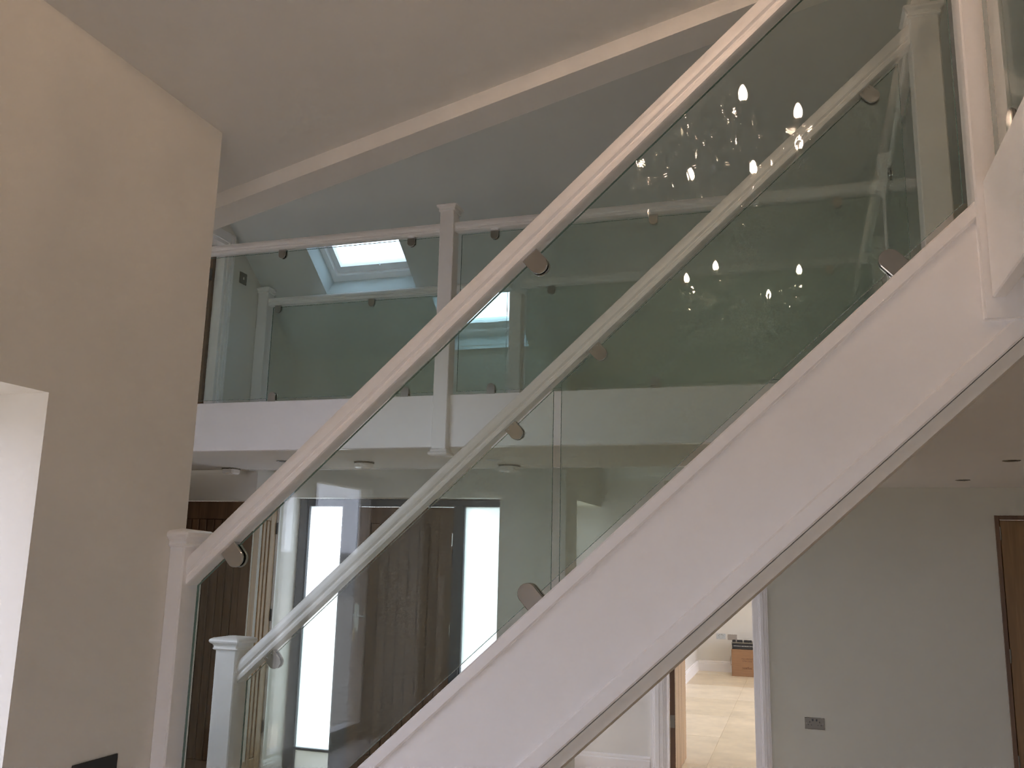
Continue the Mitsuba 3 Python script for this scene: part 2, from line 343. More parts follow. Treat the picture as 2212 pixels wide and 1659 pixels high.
# ---- upper floors
slab = Polygon([(-5.0, 4.74), (-5.0, 5.85), (0.50, 5.85), (0.50, 7.25), (4.0, 7.25), (4.0, YS), (.44, YS), (.44, 4.74)])
struct('floor_gallery', ext_xy(slab, CEIL + .03, 2.57), 'wall_paint', 'floor of the gallery and landing', 'floor')
under = Polygon([(-5.0, 4.74), (-5.0, 5.87), (0.50, 5.87), (0.50, YB), (4.0, YB), (4.0, YS), (.44, YS), (.44, 4.74)])
struct('ceiling_ground', ext_xy(under, CEIL, CEIL + .03), 'ceiling_paint', 'flat white ceiling under the gallery and landing with downlights', 'ceiling')
struct('trim_1', bx(-4.0, .44, 4.692, 4.74, 2.347, 2.653, .004), 'white_gloss', 'wide white fascia board along the front of the gallery', 'fascia')
struct('trim_2', bx(-4.0, .50, 5.852, 5.872, 2.345, 2.64), 'white_gloss', 'white fascia along the back of the gallery', 'fascia')
struct('trim_3', bx(.412, .44, YS, 2.052, 2.308, 2.575, .003), 'white_gloss', 'white landing fascia coming towards the viewer at the right edge', 'fascia')
struct('trim_4', bx(.42, .44, 3.048, 4.692, 2.34, 2.64, .003), 'white_gloss', 'white fascia at the side of the landing beyond the stair top', 'fascia')
struct('trim_5', bx(.42, .44, 2.148, 2.952, 2.36, 2.57), 'white_gloss', 'top riser of the stairs at the landing', 'riser')
struct('wall_landing', ext_yz(Polygon([(5.67, 2.57), (5.79, 2.57), (5.79, zp(5.79)), (5.67, zp(5.67))]), .62, 4.0), 'sage_paint', 'pale wall closing the landing beyond the corner newel', 'wall')

# ---- kitchen beyond the doorway
KX0, KX1, KY1 = -1.656, 2.6, 15.25
struct('wall_kitchen_left', bx(KX0 - .2, KX0, YB + .12, KY1, 0, 2.4), 'wall_paint', 'white left wall of the bright kitchen', 'wall')
struct('wall_kitchen_end', bx(KX0 - .2, KX1 + .2, KY1, KY1 + .2, 0, 2.4), 'wall_paint', 'white end wall of the bright kitchen behind the cardboard box', 'wall')
KW = (8.6, 14.2, .15, 2.15)
poly = Polygon([(YB + .12, 0), (KY1, 0), (KY1, 2.4), (YB + .12, 2.4)], [[(KW[0], KW[2]), (KW[1], KW[2]), (KW[1], KW[3]), (KW[0], KW[3])]])
struct('wall_kitchen_right', ext_yz(poly, KX1, KX1 + .2), 'wall_paint', 'window wall of the kitchen, out of view', 'wall')
struct('ceiling_kitchen', bx(KX0 - .2, KX1 + .2, YB + .12, KY1 + .2, 2.4, 2.5), 'ceiling_paint', 'white kitchen ceiling', 'ceiling')
w = thing('window_6', 'long window lighting the kitchen, out of view', 'window', kind='structure')
fr = [bx(KX1 + .08, KX1 + .14, KW[0], KW[1], KW[2], KW[2] + .06), bx(KX1 + .08, KX1 + .14, KW[0], KW[1], KW[3] - .06, KW[3])]
for k in range(5):
    y = KW[0] + k * (KW[1] - KW[0] - .06) / 4
    fr.append(bx(KX1 + .08, KX1 + .14, y, y + .06, KW[2] + .06, KW[3] - .06))
    if k < 4:
        ye = KW[0] + (k + 1) * (KW[1] - KW[0] - .06) / 4
        put('pane', trimesh.Trimesh([(KX1 + .11, y + .06, KW[2] + .06), (KX1 + .11, ye, KW[2] + .06), (KX1 + .11, ye, KW[3] - .06), (KX1 + .11, y + .06, KW[3] - .06)], [(0, 1, 2), (0, 2, 3)]), 'window_glass', w)
put('frame', cat(fr), 'white_plastic', w)
KSAY = ('just inside the doorway', 'right of the doorway', 'second from the doorway', 'second from the doorway on the right', 'nearest the cardboard box', 'far right corner')
for i, (x, y) in enumerate(((-.5, 9.2), (1.2, 9.2), (-.5, 11.2), (1.2, 11.2), (-.5, 13.4), (1.2, 13.4))):
    k = thing('kitchen_downlight', f'lit round downlight in the kitchen ceiling, {KSAY[i]}', 'downlight', 'lit downlights in the kitchen ceiling')
    put('bezel', lathe([(.05, 0), (.05, -.004), (.062, -.003), (.064, 0), (.05, 0)], 28, (x, y, 2.4)), 'white_plastic', k)
    m = lathe([(0, -.0015), (.05, -.0015), (.05, -.0005), (0, -.0005)], 24, (x, y, 2.4)); m.fix_normals()
    e = ply(m, 'white_plastic'); e['emitter'] = {'type': 'area', 'radiance': rgb(*KITCHEN_LAMP)}
    key = numbered(k + '__lens'); scene[key] = e
# tiled floor: joints on the lines seen in the doorway (x = -0.84, y = 10.95)
fk = struct('floor_kitchen', bx(KX0 - .1, KX1 + .1, YB + .05, KY1 + .1, -.05, -.003), 'grout', 'cream travertine tiled kitchen floor seen through the doorway', 'floor')
TX, TY = 0.90, 1.30
yy = 10.95 - 3 * TY
row = 0
while yy < KY1 + .02:
    y0, y1 = max(yy, YB + .05), min(yy + TY, KY1)
    off = -0.84
    xx = off - 3 * TX
    while xx < KX1:
        x0, x1 = max(xx, KX0), min(xx + TX, KX1)
        if x1 - x0 > .02 and y1 - y0 > .02:
            put('tile', bx(x0 + .0015, x1 - .0015, y0 + .0015, y1 - .0015, -.012, random.uniform(-.0004, .0004)), f'travertine_{random.choice((0, 0, 1, 2))}', fk)
        xx += TX
    yy += TY; row += 1

# ---- skirting boards
def skirt_prof(h=.165, t=.018):
    return [(0, 0), (t, 0), (t, h - .035), (t - .006, h - .028), (t - .006, h - .014), (t - .012, h), (0, h)]
def skirt_y(name, x, side, y0, y1, label):   # against a wall in the yz plane; side +1: room lies towards +x
    p = skirt_prof()
    poly = Polygon([(x + side * u, z) for u, z in p])
    struct(name, ext_xz(poly, y0, y1), 'white_gloss', label, 'skirting board')
def skirt_x(name, y, side, x0, x1, label):
    p = skirt_prof()
    poly = Polygon([(y + side * u, z) for u, z in p])
    struct(name, ext_yz(poly, x0, x1), 'white_gloss', label, 'skirting board')
skirt_y('baseboard_porch', -3.985, 1, 6.295, 6.56, 'white skirting on the wall left of the front door')
skirt_x('baseboard_back_left', YB, -1, XP - .25, D4[0] - .135, 'white skirting in the reveal left of the kitchen doorway')
skirt_x('baseboard_back_right', YB, -1, D4[1] + .085, D5[0] - .03, 'white skirting on the back wall right of the kitchen doorway')
skirt_y('baseboard_kitchen_left', KX0, 1, YB + .95, KY1 - .02, 'tall white skirting on the left kitchen wall')
skirt_x('baseboard_kitchen_end', KY1, -1, KX0, KX1, 'tall white skirting on the end kitchen wall behind the box')
skirt_y('baseboard_left', XW, 1, YS, 2.05, 'white skirting on the near left wall')

# ---------------------------------------------------------------- doors
def boarded(parent, width, height, tf, mat='oak', stile=.10, board=.09, rail=.13, rail_b=.2, t=.044):
    """Parts of a framed door of vertical boards, front face at local y = 0, x along its width."""
    def p(name, m):
        m.apply_transform(tf); return put(name, m, mat, parent)
    p('stile', bx(0, stile, 0, t, 0, height, .003)); p('stile', bx(width - stile, width, 0, t, 0, height, .003))
    p('rail', bx(stile, width - stile, 0, t, height - rail, height, .003)); p('rail', bx(stile, width - stile, 0, t, 0, rail_b, .003))
    n = max(1, round((width - 2 * stile) / board)); bw = (width - 2 * stile) / n
    for i in range(n):
        p('board', bx(stile + i * bw + .004, stile + (i + 1) * bw - .004, .006, t - .006, rail_b, height - rail, .006))
    p('core', bx(stile, width - stile, t * .5 + .004, t * .5 + .009, rail_b, height - rail))
def mat4(dx, dy, dz, deg=0):
    m = trimesh.transformations.rotation_matrix(math.radians(deg), [0, 0, 1]); m[:3, 3] = (dx, dy, dz); return m

# front door set
d = thing('door_1', 'oak front door between two tall frosted sidelights in a dark grey frame', 'front door', kind='structure')
FY0, FY1 = 6.60, 6.67
fx = [FD[0] - .0, -3.913, -3.578, -3.44, -2.604, -2.524, -2.20, FD[1] + .0]
fr = [bx(fx[0], fx[1], FY0, FY1, 0, FD[2], .004), bx(fx[2], fx[3] - .004, FY0, FY1, 0, FD[2], .004), bx(fx[4] + .004, fx[5], FY0, FY1, 0, FD[2], .004), bx(fx[6], fx[7], FY0, FY1, 0, FD[2], .004),
      bx(fx[0], fx[7], FY0 + .004, FY1, 2.118, FD[2], .004)]
put('frame', cat(fr), 'frame_grey', d)
for a, b in ((fx[1], fx[2]), (fx[5], fx[6])):
    put('bead', cat([bx(a, b, FY0 + .012, FY1 - .01, .195, .213), bx(a, b, FY0 + .005, FY1 - .005, 0.0, .05), bx(a, a + .012, FY0 + .012, FY1 - .01, .05, 2.118), bx(b - .012, b, FY0 + .012, FY1 - .01, .05, 2.118)]), 'frame_grey', d)
    q = [(a + .012, FY0 + .04, .213), (b - .012, FY0 + .04, .213), (b - .012, FY0 + .04, 2.118), (a + .012, FY0 + .04, 2.118)]
    put('frosted_pane', trimesh.Trimesh(q, [(0, 1, 2), (0, 2, 3)]), 'frosted_glass', d)
    q = [(a + .012, FY0 + .04, .05), (b - .012, FY0 + .04, .05), (b - .012, FY0 + .04, .195), (a + .012, FY0 + .04, .195)]
    put('lower_pane', trimesh.Trimesh(q, [(0, 1, 2), (0, 2, 3)]), 'obscured_glass', d)
lf = numbered(d + '__leaf')
boarded(lf, fx[4] - fx[3], 2.108, mat4(fx[3], FY0 + .008, .006), board=.085, stile=.115)
hk = put('handle', cat([bx(-3.425, -3.385, FY0 - .002, FY0 + .01, 1.12, 1.34, .003), tube([(-3.405, FY0, 1.255), (-3.405, FY0 - .045, 1.255)], .009), tube([(-3.41, FY0 - .045, 1.255), (-3.30, FY0 - .05, 1.25)], .0085)]), 'pale_metal', d, smooth=40, label='chrome lever handle')
put('key', cat([bx(-3.408, -3.400, FY0 - .03, FY0 - .002, 1.145, 1.153), bx(-3.414, -3.394, FY0 - .034, FY0 - .030, 1.125, 1.155), bx(-3.412, -3.404, FY0 - .036, FY0 - .033, 1.03, 1.125), bx(-3.403, -3.396, FY0 - .032, FY0 - .030, 1.05, 1.125)]), 'brass', d, label='bunch of keys in the lock')
for z in (.42, 1.17, 1.86):
    put('hinge', tube([(fx[4] + .002, FY0 - .004, z - .05), (fx[4] + .002, FY0 - .004, z + .05)], .008), 'chrome', d, smooth=40)
put('threshold', bx(FD[0], FD[1], FY0 - .02, FY1 + .03, 0, .012), 'steel', d)

# dark boarded closet door facing the viewer beneath the gallery
d = thing('door_2', 'dark boarded oak door facing the viewer, behind the foot of the stairs', 'door', kind='structure')
boarded(d, D2[1] - D2[0] - .006, D2[2] - .012, mat4(D2[0] + .003, 5.957, .008), board=.07, stile=.085, rail=.135)
# narrow boarded oak leaf on the porch wall
d = thing('door_3', 'narrow boarded oak leaf on the wall beside the left sidelight', 'door', kind='structure')
boarded(d, .30, 2.105, mat4(-3.984, 5.962, .008, 90), mat='oak_pale', board=.045, stile=.075, rail=.135, t=.04)
for z in (.42, 1.25, 1.92):
    put('hinge', tube([(-3.980, 6.264, z - .045), (-3.980, 6.264, z + .045)], .008), 'dark_metal', d, smooth=40)
put('architrave', bx(-3.988, -3.968, 6.272, 6.292, 0, 2.12, .003), 'white_gloss', d)

# kitchen doorway with white architraves and an oak leaf opened into the kitchen
d = thing('door_4', 'doorway to the bright kitchen with white architraves and oak door standing open', 'doorway', kind='structure')
def arch_x(x0, x1, z1): # stepped architrave beside an opening in the back wall, moulded towards the outside
    w_ = x1 - x0
    return cat([bx(x0, x1, YB - .014, YB, 0, z1), bx(x0 + .15 * w_, x1 - .1 * w_, YB - .020, YB - .014, 0, z1, .003), bx(x0 + .28 * w_, x1 - .38 * w_, YB - .026, YB - .020, 0, z1, .003)])
put('architrave', arch_x(D4[0] - .125, D4[0] - .012, D4[2] + .08), 'white_gloss', d)
put('architrave', arch_x(D4[1] + .0, D4[1] + .085, D4[2] + .08), 'white_gloss', d)
put('architrave', bx(D4[0] - .125, D4[1] + .085, YB - .02, YB, D4[2] + .0, D4[2] + .085, .003), 'white_gloss', d)
put('lining', cat([bx(D4[0] - .012, D4[0] + .008, YB - .004, YB + .135, 0, D4[2]), bx(D4[1] - .028, D4[1], YB - .004, YB + .135, 0, D4[2]), bx(D4[0], D4[1], YB - .004, YB + .135, D4[2] - .025, D4[2]),
                   bx(D4[1] - .040, D4[1] - .028, YB + .04, YB + .075, 0, D4[2] - .025)]), 'white_gloss', d)
leaf = put('leaf', bx(D4[0] + .010, D4[0] + .054, YB + .137, YB + .86, .006, D4[2] - .03, .002), 'oak_pale', d, label='oak door leaf standing open into the kitchen')
put('lipping', bx(D4[0] + .0105, D4[0] + .0535, YB + .130, YB + .137, .006, D4[2] - .03), 'oak', leaf)
for z in (.43, 1.1, 1.8):
    put('hinge', bx(D4[0] + .012, D4[0] + .050, YB + .126, YB + .130, z - .05, z + .05, .001), 'steel', leaf)

# oak door at the right edge
d = thing('door_5', 'plain oak door with oak frame at the lower right edge', 'door', kind='structure')
put('frame', cat([bx(D5[0], D5[0] + .030, YB - .012, YB + .12, 0, D5[2], .003), bx(D5[1] - .030, D5[1], YB - .012, YB + .12, 0, D5[2], .003), bx(D5[0] + .03, D5[1] - .03, YB - .012, YB + .12, D5[2] - .03, D5[2], .003)]), 'oak', d)
put('leaf', bx(D5[0] + .036, D5[1] - .036, YB + .004, YB + .048, .006, D5[2] - .034, .002), 'oak_honey', d)
put('stop', cat([bx(D5[0] + .03, D5[0] + .045, YB + .05, YB + .08, 0, D5[2] - .03)]), 'oak', d)
for z in (.35, 1.1, 2.0):
    put('hinge', tube([(D5[0] + .033, YB - .004, z - .05), (D5[0] + .033, YB - .004, z + .05)], .008), 'steel', d, smooth=40)

# upper doorway at the left end of the gallery
d = thing('door_6', 'white architrave of the upper doorway at the left end of the gallery', 'doorway', kind='structure')
y0, y1, z1 = D6[1], D6[1] + .075, D6[2]
put('architrave', cat([bx(-4.0, -3.984, y0 + .004, y1, 2.58, z1 + .07), bx(-3.984, -3.977, y0 + .02, y1 - .012, 2.58, z1 + .07, .002), bx(-3.977, -3.970, y0 + .042, y1 - .020, 2.58, z1 + .07, .002)]), 'white_gloss', d)
put('architrave', cat([bx(-4.0, -3.984, D6[0] - .075, D6[0] - .004, 2.58, z1 + .07), bx(-3.984, -3.977, D6[0] - .06, D6[0] - .02, 2.58, z1 + .07, .002)]), 'white_gloss', d)
put('architrave', bx(-4.0, -3.982, D6[0] - .004, y0 + .004, z1, z1 + .07), 'white_gloss', d)
put('lining', cat([bx(-4.075, -3.998, y0 - .024, y0, 2.58, z1), bx(-4.13, -3.998, D6[0], D6[0] + .024, 2.58, z1), bx(-4.13, -3.998, D6[0] + .024, y0 - .024, z1 - .024, z1)]), 'white_gloss', d)
leaf = put('leaf', bx(-4.86, -4.079, y0 - .05, y0 - .006, 2.585, z1 - .03, .002), 'oak', d, label='dark oak leaf opened into the room beyond')
put('hinge', bx(-4.100, -4.078, y0 - .062, y0 - .05, 3.70, 3.79, .001), 'dark_metal', leaf)
struct('wall_upper_room', cat([bx(-5.1, -4.98, 4.3, 6.6, 2.35, 5.0), bx(-4.98, -4.12, 4.3, 4.4, 2.35, 5.0), bx(-4.98, -4.12, 6.6, 6.7, 2.35, 5.0), bx(-5.1, -4.12, 4.3, 6.7, 5.0, 5.1)]), 'wall_paint', 'wall of the upper room beyond the doorway', 'wall')

# ---------------------------------------------------------------- staircase
st = thing('staircase', 'white painted staircase climbing from lower left to the landing at upper right', 'staircase')
ZTOP, ZBOT, ZSOF = EYE + .4345, EYE + .060, EYE + .0215    # offsets of string top, string bottom, soffit (z - TAN x)
def zt(x): return ZTOP + TAN * x
def zb(x): return ZBOT + TAN * x
def string_poly(xa, dtop=0.0, dbot=0.0, xn=.395):
    pts = [(xa, zt(xa) + dtop), (xn, zt(xn) + dtop), (xn, 2.295), (.446, 2.295), (.446, 2.348), ((2.348 - ZBOT - dbot) / TAN, 2.348)]
    xz = (0.0 - ZBOT - dbot) / TAN
    pts += [(xz, 0.0), (xa, 0.0)] if xz > xa else [(xa, zb(xa) + dbot)]
    return Polygon(pts)
put('string', ext_xz(string_poly(-1.585), 2.075, 2.122), 'white_gloss', st)
put('string', ext_xz(string_poly(-2.01, xn=.41), 2.978, 3.025), 'white_gloss', st)
def strip(xa, xb, o0, o1, y0, y1, c=.004):   # board running up the slope between offsets o0 and o1
    e = c / math.cos(math.atan(TAN))
    pts = []
    for x in (xa, xb):
        for o, y in ((o0, y0 + c), (o0, y1 - c), (o1, y0 + c), (o1, y1 - c), (o0 + e, y0), (o1 - e, y0), (o0 + e, y1), (o1 - e, y1)):
            pts.append((x, y, o + TAN * x))
    return hull(pts)
put('string_capping', strip(-1.585, .395, ZTOP - .040, ZTOP + .002, 2.062, 2.136), 'white_gloss', st)
put('string_capping', strip(-2.01, .412, ZTOP - .040, ZTOP + .002, 2.964, 3.038), 'white_gloss', st)
xe = (2.29 - ZBOT) / TAN
put('bottom_bead', strip(-1.585, xe, ZBOT - .002, ZBOT + .052, 2.064, 2.082), 'white_gloss', st)
put('soffit', ext_xz(Polygon([(-1.60, ZSOF - TAN * 1.60), ((2.348 - ZSOF) / TAN, 2.348), ((2.348 - ZSOF - .035) / TAN, 2.348), (-1.60, ZSOF + .035 - TAN * 1.60)]), 2.095, 3.0), 'wall_paint', st)
RISE, NL = 2.5706 / 12, EYE + .38           # riser height; nosing line z = NL + TAN x
for k in range(1, 12):
    z = RISE * k; x = (z - NL) / TAN
    y0 = 2.122 if x > -1.60 else 2.122
    put('tread', bx(x, x + RISE / TAN + .022, 2.122, 2.978, z - .028, z, .006), 'white_gloss', st)
    put('riser', bx(x + .022, x + .034, 2.122, 2.978, z - RISE, z - .028), 'white_gloss', st)

# ---------------------------------------------------------------- balustrades
def rail_profile():
    h = [(-.020, 0), (-.026, .003), (-.0275, .013), (-.0235, .019), (-.0235, .022), (-.0295, .028), (-.031, .038), (-.029, .049), (-.022, .059), (-.011, .0635), (0, .065)]
    return np.array(h + [(-u, v) for u, v in h[-2::-1]])
RP = rail_profile()
def rail_mesh(p0, p1):
    """Handrail from p0 to p1 (bottom centre line), ends cut upright."""
    p0, p1 = np.asarray(p0, float), np.asarray(p1, float)
    d = p1 - p0; hd = np.array([d[0], d[1], 0]); L = np.linalg.norm(hd); hd /= L
    side = np.array([hd[1], -hd[0], 0]); k = math.hypot(1, d[2] / L)
    v = np.vstack([[p + side * u + np.array([0, 0, w * k]) for u, w in RP] for p in (p0, p1)])
    n = len(RP); f = []
    for j in range(n):
        a, b = j, (j + 1) % n
        f += [(a, b + n, b), (a, a + n, b + n)]
    tv, tri = trimesh.creation.triangulate_polygon(Polygon(RP), engine='earcut')
    near = np.argmin(np.linalg.norm(np.asarray(tv)[:, None] - RP[None], axis=2), axis=1)
    tri = near[np.asarray(tri)]
    m = trimesh.Trimesh(v, f + [tuple(t) for t in tri] + [tuple(t[::-1] + n) for t in tri], process=False)
    m.fix_normals(); return m

GT = .010
def glass(parent, pts, axis, at):
    """Glass panel: pts (s, z) in the plane axis = at; s runs along the other horizontal axis."""
    def P(s, z, o): return (s, at + o, z) if axis == 'y' else (at + o, s, z)
    n = len(pts)
    v = [P(s, z, -GT / 2) for s, z in pts] + [P(s, z, GT / 2) for s, z in pts]
    f = [(0, i, i + 1) for i in range(1, n - 1)] + [(n, n + i + 1, n + i) for i in range(1, n - 1)]
    key = put('glass_panel', trimesh.Trimesh(v, f, process=False), 'balustrade_glass', parent)
    f = []
    for j in range(n):
        a, b = j, (j + 1) % n
        f += [(a, b, b + n), (a, b + n, a + n)]
    put('polished_edge', trimesh.Trimesh(v, f, process=False), 'glass_edge', key)
    return key

def clamp_meshes():
    """D-shaped glass clamp hanging down from its flat end at z = 0: two plates, the block between them, two screws on the -y side."""
    w, L = .025, .064
    ang = np.linspace(0, -math.pi, 17)
    pts = [(w, 0)] + [(w * math.cos(a), -(L - w) + w * math.sin(a)) for a in ang] + [(-w, 0)]
    po = Polygon(pts)
    def plate(y0, y1, c=.0018):
        a = np.array(po.exterior.coords)[:-1]; b = np.array(po.buffer(-c, join_style=1).exterior.coords)[:-1]
        return hull([(x, y0 + c, z) for x, z in a] + [(x, y1 - c, z) for x, z in a] + [(x, y0, z) for x, z in b] + [(x, y1, z) for x, z in b])
    body = cat([plate(-.0155, -.0065), plate(.0065, .0155), bx(-.024, .024, -.0065, .0065, -.012, 0)])
    gasket = ext_xz(po.buffer(-.003), -.0064, .0064)
    gasket = cat([ext_xz(po.buffer(-.003).intersection(sbox(-1, -1, 1, -.0121)), -.0064, -.0052), ext_xz(po.buffer(-.003).intersection(sbox(-1, -1, 1, -.0121)), .0052, .0064)])
    screws = []
    for sx in (-.012, .012):
        m = trimesh.creation.icosphere(2, .0042); m.apply_scale([1, .5, 1]); m.apply_translation([sx, -.0158, -.010]); screws.append(m)
    return ply(body, 'chrome', smooth=25), ply(gasket, 'rubber'), [ply(s, 'chrome', smooth=True) for s in screws]
C_BODY, C_GASK, C_SCREW = clamp_meshes()
def clamp(parent, x, y, z, tilt=0.0, flip=False, turn=0.0, screws=False):
    """tilt: slope angle of the rail in degrees; flip: stands up from below; turn: about z."""
    tf = T().translate([x, y, z]).rotate([0, 0, 1], turn).rotate([0, 1, 0], -tilt)
    if flip: tf = tf.rotate([0, 1, 0], 180)
    key = put('clamp', None, None, parent, shape=C_BODY, tf=tf)
    put('gasket', None, None, key, shape=C_GASK, tf=tf)
    if screws:
        for s in C_SCREW: put('screw', None, None, key, shape=s, tf=tf)

NW = .045
def cap_rows(h, z):                          # moulded newel cap from z upwards
    return [(h, z), (h + .007, z + .002), (h + .010, z + .006), (h + .007, z + .010), (h + .007, z + .016), (h + .011, z + .022), (h + .019, z + .028), (h + .021, z + .034), (h + .019, z + .040), (h + .010, z + .045), (.001, z + .052)]
def newel(parent, cx, cy, z0, z1, cap=True, drop=False, clipx=None):
    m = loft([(NW - .003, z0), (NW, z0 + .003), (NW, z1)], cx, cy, .004)
    c = loft(cap_rows(NW, z1), cx, cy, .004)
    dm = None
    if drop:
        dm = loft([(.004, z0 - .045), (NW + .004, z0 - .040), (NW + .014, z0 - .033), (NW + .016, z0 - .026), (NW + .012, z0 - .019), (NW + .004, z0 - .014), (NW + .006, z0 - .008), (NW, z0)], cx, cy, .004)
    if clipx is not None:                    # a half newel against a wall
        for q in (m, c): q.vertices[:, 0] = np.maximum(q.vertices[:, 0], clipx)
    key = put('newel_post', m, 'white_gloss', parent)
    if cap: put('cap', c, 'white_gloss', key)
    if dm is not None: put('drop_cap', dm, 'white_gloss', key)
    return key

ZG = EYE + 1.327                             # offset of the stair glass top edge
ZGB = EYE + .462                             # offset of the stair glass bottom edge
DEG = 42.25
RB = ZG + .018                               # offset of the rail's underside

# near stair balustrade
b = thing('stair_balustrade', 'near glass balustrade of the stairs with white handrail crossing the whole picture', 'balustrade', 'glass balustrades of the stairs')
newel(b, -1.588 - NW, 2.10, 0.0, 1.745, clipx=XW + .001)
newel(b, .440, 2.10, 2.262, 3.70)
put('handrail', rail_mesh((-1.588, 2.1, RB - TAN * 1.588), (.395, 2.1, RB + TAN * .395)), 'white_gloss', b, smooth=30)
xa, xb = -1.566, .378
glass(b, [(xa, ZGB + TAN * xa), (xb, ZGB + TAN * xb), (xb, ZG + TAN * xb), (xa, ZG + TAN * xa)], 'y', 2.1)
for x in (-1.475, -.640, .195): clamp(b, x, 2.1, RB + TAN * x + .004, DEG)
for x in (-1.42, -.60, .245): clamp(b, x, 2.1, ZTOP + TAN * x - .004, DEG, flip=True)

# far stair balustrade
b = thing('stair_balustrade', 'far glass balustrade of the stairs with white handrail from low bottom newel', 'balustrade', 'glass balustrades of the stairs')
newel(b, -2.013 - NW, 3.0, 0.0, 1.372)
newel(b, .460, 3.0, 2.262, 3.545)
put('handrail', rail_mesh((-2.013, 3.0, RB - TAN * 2.013), (.415, 3.0, RB + TAN * .415)), 'white_gloss', b, smooth=30)
for xa, xb in ((-1.985, -.816), (-.787, .375)):
    glass(b, [(xa, ZGB + TAN * xa), (xb, ZGB + TAN * xb), (xb, ZG + TAN * xb), (xa, ZG + TAN * xa)], 'y', 3.0)
for x in (-1.895, -.975, -.672, .262): clamp(b, x, 3.0, RB + TAN * x + .004, DEG, screws=True)
for x in (-1.85, -.95, -.65, .29): clamp(b, x, 3.0, ZTOP + TAN * x - .004, DEG, flip=True, screws=True)

# front gallery balustrade
GY = 4.692
gr = 3.640
b = thing('gallery_balustrade', 'front glass balustrade of the gallery with newel post and white fascia below', 'balustrade', 'glass balustrades of the gallery')
newel(b, -1.940, GY - .0, 2.335, 3.765, drop=True)
newel(b, .520, GY - .0, 2.60, 3.79)
put('handrail', rail_mesh((-4.0, GY, gr), (-1.985, GY, gr)), 'white_gloss', b, smooth=30)
put('handrail', rail_mesh((-1.895, GY, gr), (.475, GY, gr)), 'white_gloss', b, smooth=30)
for xa, xb in ((-3.985, -2.005), (-1.862, .45)):
    glass(b, [(xa, 2.672), (xb, 2.672), (xb, gr - .012), (xa, gr - .012)], 'y', GY + .015)
for x in (-3.09, -2.19, -1.653, -.715, .253):
    clamp(b, x, GY + .015, gr + .004); clamp(b, x + .003, GY + .015, 2.648, flip=True)

# rear gallery balustrade
RYB = 5.83
b = thing('gallery_balustrade', 'rear glass balustrade of the gallery, behind the front one', 'balustrade', 'glass balustrades of the gallery')
newel(b, -3.952, RYB, 2.57, 3.735)
newel(b, -1.865, RYB, 2.57, 3.60, cap=False)
newel(b, .55, RYB, 2.57, 3.745)
for xa, xb in ((-3.907, -1.91), (-1.82, .505)):
    put('handrail', rail_mesh((xa, RYB, 3.632), (xb, RYB, 3.632)), 'white_gloss', b, smooth=30)
    glass(b, [(xa + .03, 2.66), (xb - .03, 2.66), (xb - .03, 3.62), (xa + .03, 3.62)], 'y', RYB)
for x in (-3.83, -3.02, -2.12, -1.612, -.684, .248):
    clamp(b, x, RYB, 3.636, screws=True); clamp(b, x, RYB, 2.63, flip=True, screws=True)

# side balustrade from the far stair newel to the corner newel of the gallery
b = thing('landing_balustrade', 'side glass balustrade of the landing running away to the corner newel', 'balustrade', 'glass balustrades of the landing')
put('handrail', rail_mesh((.465, 3.045, 3.615), (.515, 4.647, 3.64)), 'white_gloss', b, smooth=30)
glass(b, [(3.075, 2.67), (4.62, 2.67), (4.62, 3.60), (3.075, 3.60)], 'x', .485)
for y in (3.45, 4.35): clamp(b, .485, y, 3.622, turn=90); clamp(b, .485, y, 2.648, flip=True, turn=90)
# landing balustrade coming towards the viewer
b = thing('landing_balustrade', 'glass balustrade of the landing above the white fascia at the right edge', 'balustrade', 'glass balustrades of the landing')
put('handrail', rail_mesh((.44, -1.6, 3.56), (.44, 2.055, 3.56)), 'white_gloss', b, smooth=30)
glass(b, [(-1.58, 2.60), (.50, 2.60), (.50, 3.545), (-1.58, 3.545)], 'x', .44)
glass(b, [(.53, 2.60), (2.025, 2.60), (2.025, 3.545), (.53, 3.545)], 'x', .44)
for y in (1.84, .75, .30, -1.0): clamp(b, .44, y, 3.564, turn=90); clamp(b, .44, y, 2.571, flip=True, turn=90)
newel(b, .44, -1.645, 2.57, 3.65)

# ---------------------------------------------------------------- chandelier (seen mirrored in the stair glass)
CX, CY, CZ = -.25, 1.045, 3.16
ch = thing('chandelier', 'crystal chandelier with lit candle bulbs, mirrored in the stair glass', 'chandelier')
put('ceiling_rose', lathe([(0, 0), (.02, 0), (.06, .03), (.065, .06), (0, .06)], 24, (CX, CY, zs(CY) - .06)), 'chrome', ch, smooth=40)
put('suspension_rod', tube([(CX, CY, CZ + .42), (CX, CY, zs(CY) - .05)], .008), 'chrome', ch, smooth=40)
put('column', lathe([(0, -.20), (.02, -.19), (.035, -.15), (.02, -.11), (.03, -.08), (.055, -.05), (.06, -.03), (.03, 0), (.018, .06), (.03, .12), (.035, .16), (.018, .2), (.014, .3), (.05, .33), (.055, .345), (.012, .37), (.01, .43), (0, .43)], 24, (CX, CY, CZ)), 'crystal', ch, smooth=40)
NA = 8
drop_m = cat([trimesh.Trimesh(np.array([(0, 0, 0), (.009, 0, -.016), (0, .005, -.016), (-.009, 0, -.016), (0, -.005, -.016), (.0, 0, -.046)]), [(0, 2, 1), (0, 3, 2), (0, 4, 3), (0, 1, 4), (5, 1, 2), (5, 2, 3), (5, 3, 4), (5, 4, 1)], process=False)])
drop_m.fix_normals()
DROP = ply(drop_m, 'cut_crystal')
bead_m = trimesh.creation.icosphere(1, .0085)
arm_pts = []
for i in range(41):
    t = i / 40
    arm_pts.append((.04 + .285 * t, -.04 - .10 * math.sin(math.pi * min(1, t * 1.25)) + .09 * t ** 2 - (0 if t < .8 else 0)))
beads = []
